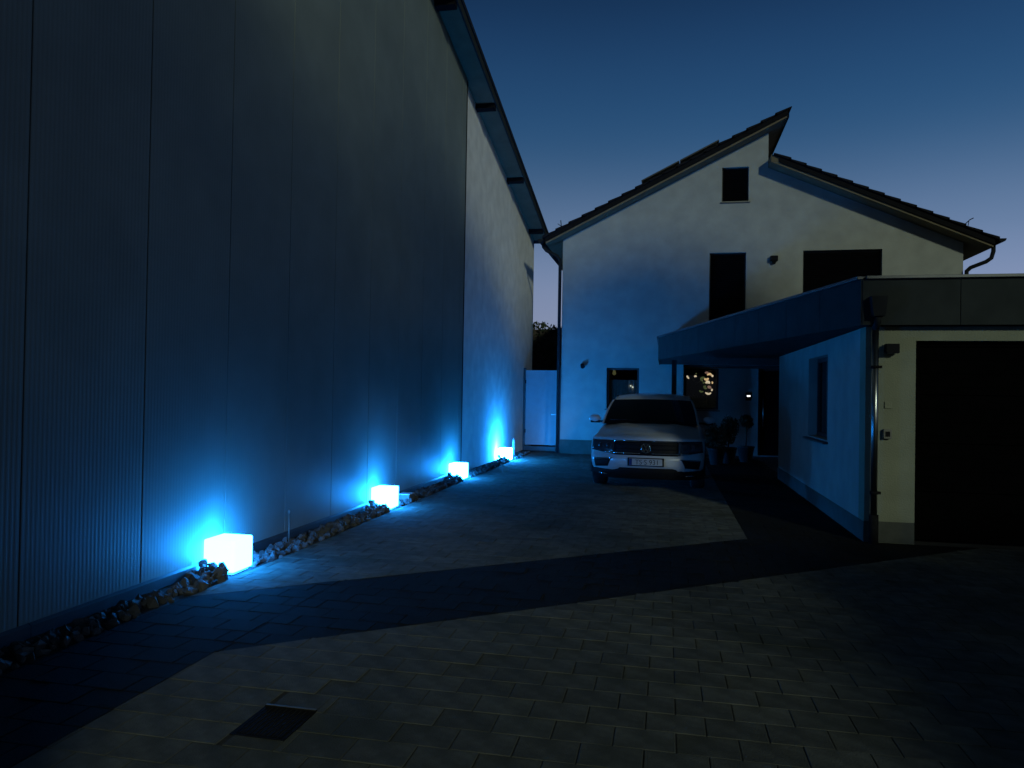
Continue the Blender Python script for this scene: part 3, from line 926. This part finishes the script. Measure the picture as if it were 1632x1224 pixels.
boxpart('screw', m_grey, t, 2.434, 2.442, 8.982, 8.985, 1.54, 1.548)

# ------------------------------------------------------------------ plants by the entrance
def leaf_crown(b, c, rad, n, size, q):
    for k in range(n):
        d = V((q.gauss(0, 1), q.gauss(0, 1), q.gauss(0, 1))).normalized() * (q.random() ** .4)
        p = V(c) + V((d.x * rad[0], d.y * rad[1], d.z * rad[2]))
        u = V((q.gauss(0, 1), q.gauss(0, 1), q.gauss(0, 1))).normalized(); v = u.orthogonal().normalized()
        s = size * q.uniform(.6, 1.2)
        b.face([p - u * s, p + v * s * .4, p + u * s, p - v * s * .4])
q = random.Random(21)
def potted(x, y, trunk, rad, cz, n, label, ph=.36, pr=.2):
    t = thing('potted_plant', label, 'plant', (x, y, 0), 'potted plants by the entrance')
    MB().lathe([(pr * .7, 0), (pr, ph), (pr * 1.08, ph), (pr * 1.08, ph + .03), (pr * .95, ph + .03), (pr * .92, ph - .03)], (x, y, 0), n=20).build('pot', m_pot, t)
    MB().tube([(x, y, ph - .05), (x + .01, y, (ph + cz) / 2), (x, y, cz)], [.022, .018, .014], 7).build('trunk', m_bark, t)
    b = MB()
    leaf_crown(b, (x, y, cz), rad, n, .05, q)
    for k in range(4):
        d = V((q.uniform(-1, 1), q.uniform(-1, 1), q.uniform(-.6, 1))) * rad[0]
        leaf_crown(b, V((x, y, cz)) + d, [r_ * .55 for r_ in rad], n // 4, .05, q)
        b.tube([(x, y, (ph + cz) / 2), V((x, y, cz)) + d], [.012, .006], 5)
    tag(b.build('foliage', m_leaf, t), kind='stuff')
potted(1.95, 19.2, 1, (.16, .16, .16), 1.02, 420, 'small dark ball topped plant on a thin stem, nearest the front door')
potted(1.48, 18.6, 1, (.20, .20, .38), .80, 620, 'tall dark leafy plant in a pot, between the two other pots')
potted(1.18, 18.2, 1, (.26, .24, .28), .62, 560, 'dark bushy plant in a pot close beside the car')

# ------------------------------------------------------------------ hedge far behind the gap
t = thing('tall_hedge', 'tall dark hedge seen through the gap behind the gate', 'hedge', (-5.5, 33, 0))
b = MB(); q = random.Random(9)
for k in range(6500):
    x = q.uniform(-9.5, -2); z = q.random() ** .7 * 4.75 + .08 * math.sin(x * 3); y = 33 + q.uniform(-.8, .8)
    u = V((q.gauss(0, 1), q.gauss(0, 1), q.gauss(0, 1))).normalized(); v = u.orthogonal().normalized(); s = q.uniform(.06, .13)
    p = V((x, y, z)); b.face([p - u * s, p + v * s * .5, p + u * s, p - v * s * .5])
tag(b.build('foliage', m_leaf, t), kind='stuff')
boxpart('inner_growth', m_bark, t, -9.4, -2.1, 32.6, 33.4, 0, 4.5)
for k in range(8): MB().tube([(-9 + k * .95, 33, 0), (-8.95 + k * .95, 33, 4.0)], [.06, .02], 7).build('stem', m_bark, t)

# ------------------------------------------------------------------ car (local: front at y=0 facing -y, x across, z up)
car = thing('parked_car', 'white compact SUV parked on the driveway facing the camera, in front of the house', 'car', (-.325, 12.62, 0))
ORG[car.name] = V((0, 0, 0))
NU = 20
us = [-1 + 2 * k / NU for k in range(NU + 1)]
def sg(x): return (x > 0) - (x < 0)
# front and bonnet rows: y, z, half width, sweep-back at the corners, crown
rows = [(.06, .30, .80, .26, 0), (.02, .36, .86, .26, 0), (.0, .44, .885, .25, 0), (-.005, .52, .895, .25, 0), (.005, .585, .90, .25, 0),
        (.03, .60, .90, .25, 0), (.035, .72, .90, .25, 0), (.045, .845, .89, .26, 0), (.04, .86, .885, .26, 0), (.07, .90, .86, .27, .01), (.16, .94, .84, .25, .03),
        (.35, .985, .83, .20, .05), (.65, 1.03, .825, .12, .055), (.95, 1.07, .82, .06, .06), (1.20, 1.095, .81, .02, .06)]
def front_pt(row, u):
    y, z, wd, sw, cr = row
    a = abs(u)
    return V((wd * u, y + sw * a ** 2.6, z - cr * a ** 2.2 + (.02 * max(0, 1 - abs(a - .55) / .2) if cr > .02 else 0)))
def lower_edge(u):      # bottom edge of the painted bumper: high in the middle, lower towards the sides
    a = abs(u)
    return .295 + (.085 if a < .50 else .085 * max(0, 1 - (a - .50) / .14))
G = []
for i, rw in enumerate(rows):
    line = []
    for u in us:
        p = front_pt(rw, u)
        if i < 3: p.z = max(p.z, lower_edge(u) + i * .004)
        line.append(p)
    G.append(line)
b = MB(); b.grid(G)
# belt deck under the glasshouse and the tail
tail = [(1.9, 1.08, .815), (3.2, 1.10, .81), (4.1, 1.10, .78), (4.40, 1.05, .76), (4.46, .85, .80), (4.47, .6, .82), (4.42, .42, .82), (4.36, .30, .80)]
T = [G[-1]] + [[V((wd * u, y - (.10 * abs(u) ** 3 if y > 4 else 0), z)) for u in us] for y, z, wd in tail]
b.grid(T)
# flanks
zl = [.30, .36, .44, .52, .60, .72, .845]
def edge_top(y):
    pts = [(front_pt(r, 1).y, front_pt(r, 1).z, front_pt(r, 1).x) for r in rows[8:]] + [(1.9, 1.08, .815), (3.2, 1.10, .81), (4.0, 1.10, .78), (4.30, 1.05, .76)]
    if y <= pts[0][0]: return pts[0][1:]
    for p, q_ in zip(pts, pts[1:]):
        if y <= q_[0]:
            k = (y - p[0]) / max(1e-6, q_[0] - p[0]); return (p[1] + k * (q_[1] - p[1]), p[2] + k * (q_[2] - p[2]))
    return pts[-1][1:]
WY = (.90, 3.58)
WR = .345
def flank(s):
    cols = []
    front = [front_pt(r, 1) for r in rows]
    c0 = []
    for r in rows[:9]:
        p = front_pt(r, 1); c0.append(V((s * p.x, p.y, max(p.z, .295))))
    cols.append(c0)
    y = .36
    while y <= 4.37:
        zt, wt = edge_top(y)
        col = []
        for k in range(9):
            f = k / 8
            z = .30 + (zt - .30) * f
            bul = .925 - .05 * (1 - min(1, f / .25)) ** 2
            wd = bul if f < .72 else bul + (wt - bul) * ((f - .72) / .28) ** 1.4
            if y > 3.9: wd -= (y - 3.9) ** 2 * .25
            if y < .7: wd -= (.7 - y) ** 2 * .25
            col.append(V((s * wd, y, z)))
        cols.append(col)
        y += .0668
    def keep(c):
        return all((c.y - wy) ** 2 + (c.z - .345) ** 2 > (WR + .045) ** 2 for wy in WY)
    b.grid(cols, keep=keep)
flank(1); flank(-1)
body = b.build('body', m_paint, car, merge=.004)
# glasshouse: rows y, z, half width
gh = [(1.17, 1.09, .83), (1.38, 1.215, .81), (1.60, 1.34, .785), (1.82, 1.455, .75), (1.98, 1.535, .715)]
rf = [(1.98, 1.538, .70), (2.08, 1.575, .69), (2.30, 1.62, .675), (2.8, 1.655, .665), (3.4, 1.645, .655), (3.95, 1.605, .635), (4.12, 1.58, .62)]
rw_ = [(4.12, 1.578, .62), (4.30, 1.35, .68), (4.42, 1.10, .74)]
def skin(rws, crown, edge=1.0):
    return [[V((wd * u * edge, y + .10 * abs(u) ** 2.5 * (1 if y < 2.2 else 0), z - crown * abs(u) ** 2.4)) for u in us] for y, z, wd in rws]
MB().grid(skin(rf, .055)).build('roof', m_paint, body)
ws = MB().grid(skin(gh, .02, .975)).build('windshield', m_carglass, car)
MB().grid(skin(rw_, .02)).build('rear_window', m_carglass, car)
def gh_side(s):
    # pillar, side glass
    top = [(y + .10 if y < 2.2 else y, z - (.055 if i >= 5 else .02), wd) for i, (y, z, wd) in enumerate(gh + rf[1:])] + [(4.30, 1.35, .68), (4.42, 1.10, .74)]
    rws_t = [V((s * wd, y, z)) for y, z, wd in top]
    rws_b = [V((s * (.80 if y < 4 else .775), y, 1.07)) for y, z, wd in top]
    gl = MB(); gl.grid([rws_t, [p * .5 + q_ * .5 for p, q_ in zip(rws_t, rws_b)], rws_b])
    g_ = gl.build('side_window', m_carglass, car)
    # painted pillar strip and roof edge, slightly proud
    b = MB(); off = V((s * .008, 0, .006))
    b.grid([[p + off - V((s * .035, 0, 0)) for p in rws_t[:5]], [p + off for p in rws_t[:5]], [p + off * .6 + V((s * .006, .05, -.02)) for p in rws_t[:5]]])
    b.grid([[p + off * .8 + V((-s * .02, 0, .012)) for p in rws_t[4:]], [p + off for p in rws_t[4:]], [p + off * .7 + V((s * .008, 0, -.045)) for p in rws_t[4:]]])
    b.build('pillar', m_paint, body)
    for yy in (2.55, 3.45):
        b = MB(); p = V((s * .812, yy, 1.08)); b.prism([(s * .80, yy - .05, 1.07), (s * .80, yy + .03, 1.07), (s * .665, yy + .06, 1.60), (s * .675, yy - .02, 1.60)], (s * .012, 0, 0)); b.build('door_pillar', m_trim, g_)
    for yy in (2.3, 3.25):
        MB().tube([(s * .918, yy, .93), (s * .945, yy + .03, .935), (s * .945, yy + .17, .935), (s * .92, yy + .2, .93)], .012, 8).build('door_handle', m_paint, body)
    # mirror
    b = MB(); t_ = bmesh.new(); bmesh.ops.create_icosphere(t_, subdivisions=3, radius=1)
    for v in t_.verts: v.co = V((v.co.x * .105, v.co.y * .075, v.co.z * .075))
    b.join(t_, Matrix.Translation((s * 1.0, 1.62, 1.155)))
    for f in b.bm.faces: f.smooth = True
    mi = b.build('mirror', m_paint, car)
    b = MB(); b.box(min(s * .80, s * .95), max(s * .80, s * .95), 1.60, 1.66, 1.085, 1.12, .008); b.obox((s * .99, 1.625, 1.10), ((1, 0, 0), (0, 1, 0), (0, 0, 1)), (.18, .11, .05), .018); b.build('mirror_foot', m_trim, mi)
gh_side(1); gh_side(-1)
# pieces that follow the front surface: u range, z range, offset
def on_front(u, z, off):
    # interpolate y over rows by z
    prev = None
    for r_ in rows[:11]:
        p = front_pt(r_, u)
        if prev is not None and prev.z <= z <= p.z + 1e-6:
            k = (z - prev.z) / max(1e-6, p.z - prev.z); q_ = prev.lerp(p, k); return V((q_.x, q_.y - off, z))
        prev = p
    p = front_pt(rows[1] if z < .4 else rows[9], u); return V((p.x, p.y - off, z))
def patch(name, m, parent, corners, nu=10, nv=3, off=.008, thick=.02):
    """corners (u,z): bottom-left, bottom-right, top-right, top-left in car front space"""
    (a, b_, c, d) = corners
    rws = []
    for j in range(nv + 1):
        k = j / nv; line = []
        for i in range(nu + 1):
            f = i / nu
            u = (a[0] * (1 - f) + b_[0] * f) * (1 - k) + (d[0] * (1 - f) + c[0] * f) * k
            z = (a[1] * (1 - f) + b_[1] * f) * (1 - k) + (d[1] * (1 - f) + c[1] * f) * k
            line.append(on_front(u, z, off))
        rws.append(line)
    bb = MB(); bb.grid(rws)
    ring = rws[0] + [r_[-1] for r_ in rws[1:]] + rws[-1][-2::-1] + [r_[0] for r_ in rws[-2:0:-1]]
    n = len(ring)
    bb.grid([ring + [ring[0]], [p + V((0, thick, 0)) for p in ring + [ring[0]]]], smooth=False)
    return bb.build(name, m, parent, merge=.0005)
gr = patch('grille', m_trim, car, ((-.56, .595), (.56, .595), (.60, .845), (-.60, .845)), 16, 4, .006)
for z in (.625, .695, .765, .825):
    for sx in (-1, 1):
        patch('grille_bar', m_chrome if z in (.625, .825) else m_black, gr, ((min(sx * .10, sx * .57), z), (max(sx * .10, sx * .57), z), (max(sx * .10, sx * .57), z + .014), (min(sx * .10, sx * .57), z + .014)), 8, 1, .018, .014)
for sx in (-1, 1):
    a0, a1 = sx * .565, sx * .985
    lo, hi = min(a0, a1), max(a0, a1)
    z_in, z_out = .60, .66
    cs = ((lo, z_in if sx > 0 else z_out), (hi, z_out if sx > 0 else z_in), (hi, .845 if sx > 0 else .84), (lo, .84))
    hl = patch('headlight', m_lens, car, cs, 10, 4, .012)
    for k, u in enumerate((.66, .80)):
        p = on_front(sx * u, .745, .014)
        MB().lathe([(.052, -.002), (.046, -.006), (.02, -.004), (.004, -.003)], p, 'y', 16).build('projector', m_lens, hl)
    patch('indicator_strip', m_chrome, hl, ((min(sx * .60, sx * .74), .615), (max(sx * .60, sx * .74), .615), (max(sx * .60, sx * .74), .65), (min(sx * .60, sx * .74), .65)), 4, 1, .016, .006)
    # side intake
    cs = ((sx * .70, .395), (sx * .95, .375), (sx * .95, .51), (sx * .62, .53))
    if sx < 0: cs = (cs[1], cs[0], cs[3], cs[2])
    it = patch('side_intake', m_trim, car, cs, 8, 3, .006)
    cs = ((sx * .60, .533), (sx * .96, .513), (sx * .96, .528), (sx * .59, .548))
    if sx < 0: cs = (cs[1], cs[0], cs[3], cs[2])
    patch('intake_trim', m_chrome, it, cs, 8, 1, .012, .006)
# lower lip and skirt
lip = MB()
L0 = []
for zz, yy in ((.40, .03), (.34, .035), (.26, .05), (.19, .11)):
    L0.append([V((.87 * u, yy + .25 * abs(u) ** 2.6 + .012, zz)) for u in us])
lip.grid(L0); lip.build('lower_grille', m_trim, car)
for sx in (-1, 1):
    MB().tube([on_front(sx * .72, .30, .0) + V((0, -.01, -.04)), on_front(sx * .80, .30, .0) + V((0, -.005, -.035)), on_front(sx * .88, .30, .0) + V((0, -.0, -.03))], .010, 8).build('skid_trim', m_chrome, car)
    b = MB(); b.box(min(sx * .86, sx * .93), max(sx * .86, sx * .93), 1.32, 3.16, .22, .315, .01); b.build('sill_trim', m_trim, car)
boxpart('underbody', m_trim, car, -.74, .74, .35, 4.3, .22, .42)
MB().box(-.60, .60, .7, 1.1, .42, .62).build('engine_bay', m_dark, car)
# number plate and badge
pl = boxpart('number_plate', m_plate, car, -.26, .26, -.030, -.014, .435, .545, .003)
boxpart('plate_holder', m_trim, pl, -.285, .285, -.0135, .02, .42, .56, .004)
boxpart('country_band', m_plateblue, pl, -.258, -.215, -.0325, -.0305, .438, .542)
cu = bpy.data.curves.new('plate_text', 'FONT'); cu.body = 'TS\u00b7S 931'; cu.size = .115; cu.align_x = 'CENTER'; cu.extrude = .0006
to = bpy.data.objects.new('plate_text', cu); COL.objects.link(to)
me = bpy.data.meshes.new_from_object(to.evaluated_get(bpy.context.evaluated_depsgraph_get()))
bpy.data.objects.remove(to)
b = MB(); b.bm.from_mesh(me)
bmesh.ops.transform(b.bm, matrix=frame_mtx((.022, -.0318, .450), (.92, 0, 0), (0, 0, 1), (0, -1, 0)), verts=b.bm.verts)
b.build('plate_lettering', m_plateink, pl)
bc = V((0, .008, .72))
em = MB()
NR = 28
for k in range(NR):
    a0, a1 = 2 * math.pi * k / NR, 2 * math.pi * (k + 1) / NR
    pts = []
    for a in (a0, a1):
        ring = []
        for j in range(7):
            th = 2 * math.pi * j / 6
            rr = .075 + .007 * math.cos(th)
            ring.append(bc + V((rr * math.cos(a), -.007 * math.sin(th), rr * math.sin(a))))
        pts.append(ring)
    em.grid(pts)
badge = em.build('badge', m_chrome, car, merge=.0005)
def stroke(b, p, q_, wd=.013):
    p, q_ = V((p[0], 0, p[1])), V((q_[0], 0, q_[1])); d = (q_ - p); L = d.length; d.normalize()
    b.obox(bc + (p + q_) / 2 + V((0, -.004, 0)), (d, V((0, 1, 0)), d.cross(V((0, 1, 0)))), (L + .006, .008, wd), .002)
b = MB()
for p, q_ in (((-.032, .062), (0, .010)), ((.032, .062), (0, .010)), ((-.062, .035), (-.028, -.058)), ((-.028, -.058), (0, -.004)), ((0, -.004), (.028, -.058)), ((.028, -.058), (.062, .035))): stroke(b, p, q_)
b.build('badge_letters', m_chrome, badge)
MB().lathe([(.074, 0), (.074, .02)], bc, 'y', 24).build('badge_disc', m_trim, badge)
# wipers, bonnet seams
for (x0, x1) in ((-.70, -.05), (-.05, .58)):
    MB().tube([(x1, 1.235, 1.118), ((x0 + x1) / 2, 1.27, 1.150), (x0, 1.30, 1.150)], .010, 6).build('wiper', m_trim, car)
# wheels
def wheel(s, wy, first=None):
    x = s * .81
    prof = []
    tyre = MB(); tyre.lathe([(.24, -.10), (.325, -.112), (.345, -.09), (.345, .09), (.325, .112), (.24, .10)], (x, wy, .345), 'x', 32)
    tr_ = tyre.build('wheel', m_tyre, car)
    rim = MB(); xs = x + s * .085
    rim.lathe([(.235, 0), (.238, s * .02), (.21, s * .02), (.20, -s * .03), (.19, -s * .06)], (xs, wy, .345), 'x', 32)
    for k in range(5):
        a = 2 * math.pi * k / 5 + .3
        for da in (-.13, .13):
            p = V((xs + s * .012, wy + .05 * math.cos(a), .345 + .05 * math.sin(a))); e = V((xs + s * .005, wy + .215 * math.cos(a + da), .345 + .215 * math.sin(a + da)))
            rim.tube([p, e], [.02, .016], 6)
    rim.lathe([(.055, 0), (.05, s * .02), (.01, s * .022)], (xs, wy, .345), 'x', 16)
    rim.build('rim', m_alu, tr_)
    arch = MB(); rws = []
    for k in range(21):
        a = R(-12 + 204 * k / 20)
        rws.append([V((s * (.80 if j == 0 else .932 if j < 3 else .90), wy + rr * math.cos(a), .345 + rr * math.sin(a))) for j, rr in enumerate((WR + .03, WR + .03, WR + .105, WR + .115))])
    arch.grid(rws); arch.build('wheel_arch', m_trim, car)
for wy in WY:
    for s in (-1, 1): wheel(s, wy)
car.rotation_euler = (0, 0, R(-1.6))
car.scale = (1.055, 1, 1)

# ------------------------------------------------------------------ trees, shed and hedge added unseen behind the camera to block the night light
fwd, lat = V((-math.sin(az), math.cos(az), 0)), V((math.cos(az), math.sin(az), 0))
def added_shade_tree(a, s_, vmid, ra, rv, n, label, seed):
    zc = (vmid - s_ * math.sin(el)) / math.cos(el)
    c = lat * a + fwd * s_
    t = thing('added_shade_tree', label, 'tree', (c.x, c.y, 0), 'trees added for shade behind the viewpoint')
    q = random.Random(seed)
    b = MB(); b.tube([c, c + V((.1, 0, zc * .3)), c + V((-.1, .1, zc * .6)), c + V((0, 0, zc + rv * .6))], [.26, .2, .16, .05], 10)
    for k in range(9):
        an = k * 2.4; h = zc - rv * .8 + k * rv * .13
        b.tube([c + V((0, 0, h)), c + V((ra * .3 * math.cos(an), ra * .3 * math.sin(an), h + .7)), c + V((ra * .65 * math.cos(an), ra * .65 * math.sin(an), h + 1.2))], [.09, .05, .02], 7)
    b.build('trunk', m_bark, t)
    b = MB()
    for k in range(n):
        d = V((q.gauss(0, 1), q.gauss(0, 1), q.gauss(0, 1))).normalized() * (q.random() ** .55)
        p = c + V((d.x * ra, d.y * ra, zc + d.z * rv))
        if d.length > .6 and pnoise(p * .8) < -.1: continue
        u = V((q.gauss(0, 1), q.gauss(0, 1), q.gauss(0, 1))).normalized(); v = u.orthogonal().normalized(); z_ = q.uniform(.10, .2)
        b.face([p - u * z_, p + v * z_ * .55, p + u * z_, p - v * z_ * .55])
    tag(b.build('crown', m_leaf, t), kind='stuff')
added_shade_tree(-1.4, -12, 5.0, 3.4, 2.8, 8000, 'leftmost tall leafy tree added for shade behind the viewpoint', 5)
added_shade_tree(3.3, -13, 6.2, 3.3, 4.0, 10000, 'middle tall leafy tree added for shade behind the viewpoint', 6)
added_shade_tree(8.6, -12, 8.4, 3.6, 2.5, 9000, 'rightmost tall leafy tree added for shade behind the viewpoint', 7)
t = thing('added_shade_shed', 'dark shed added to block light, to the left behind the viewpoint', 'shed', (-1.5, -4.6, 0))  # unseen shed, added to shade the near left wall and gravel
boxpart('wall', m_wood, t, -3.2, .72, -6.0, -3.3, 0, 4.0)
b = MB(); b.prism([(-3.3, -6.2, 4.005), (.8, -6.2, 4.005), (.8, -3.2, 4.3), (-3.3, -3.2, 4.3)], (0, 0, .08)); b.build('roof', m_roofm, t)
boxpart('door', m_frame, t, -2.2, -1.3, -3.298, -3.27, .02, 2.05)
t = thing('added_shade_hedge', 'leafy hedge added to block light, to the right behind the viewpoint', 'hedge', (7, -1.5, 0))  # unseen hedge, added to darken the right of the near paving
b = MB(); q = random.Random(19)
for k in range(20000):
    a_ = 2.2 + 10 * q.random()
    z = (1.75 + min(1, (a_ - 2.2) / 2.6) * 1.75 + .2 * pnoise(V((a_ * 2, 0, 0)))) * q.random() ** .75
    p = lat * a_ + fwd * (-4 + q.uniform(-.5, .5)) + V((0, 0, z))
    if p.y > .6: continue
    u = V((q.gauss(0, 1), q.gauss(0, 1), q.gauss(0, 1))).normalized(); v = u.orthogonal().normalized(); z_ = q.uniform(.05, .11)
    b.face([p - u * z_, p + v * z_ * .55, p + u * z_, p - v * z_ * .55])
tag(b.build('foliage', m_leaf, t), kind='stuff')
for k in range(5):
    p = lat * (4.8 + k * 1.2) + fwd * -4
    MB().tube([p, p + V((0, 0, 1.2))], [.05, .02], 7).build('stem', m_bark, t)
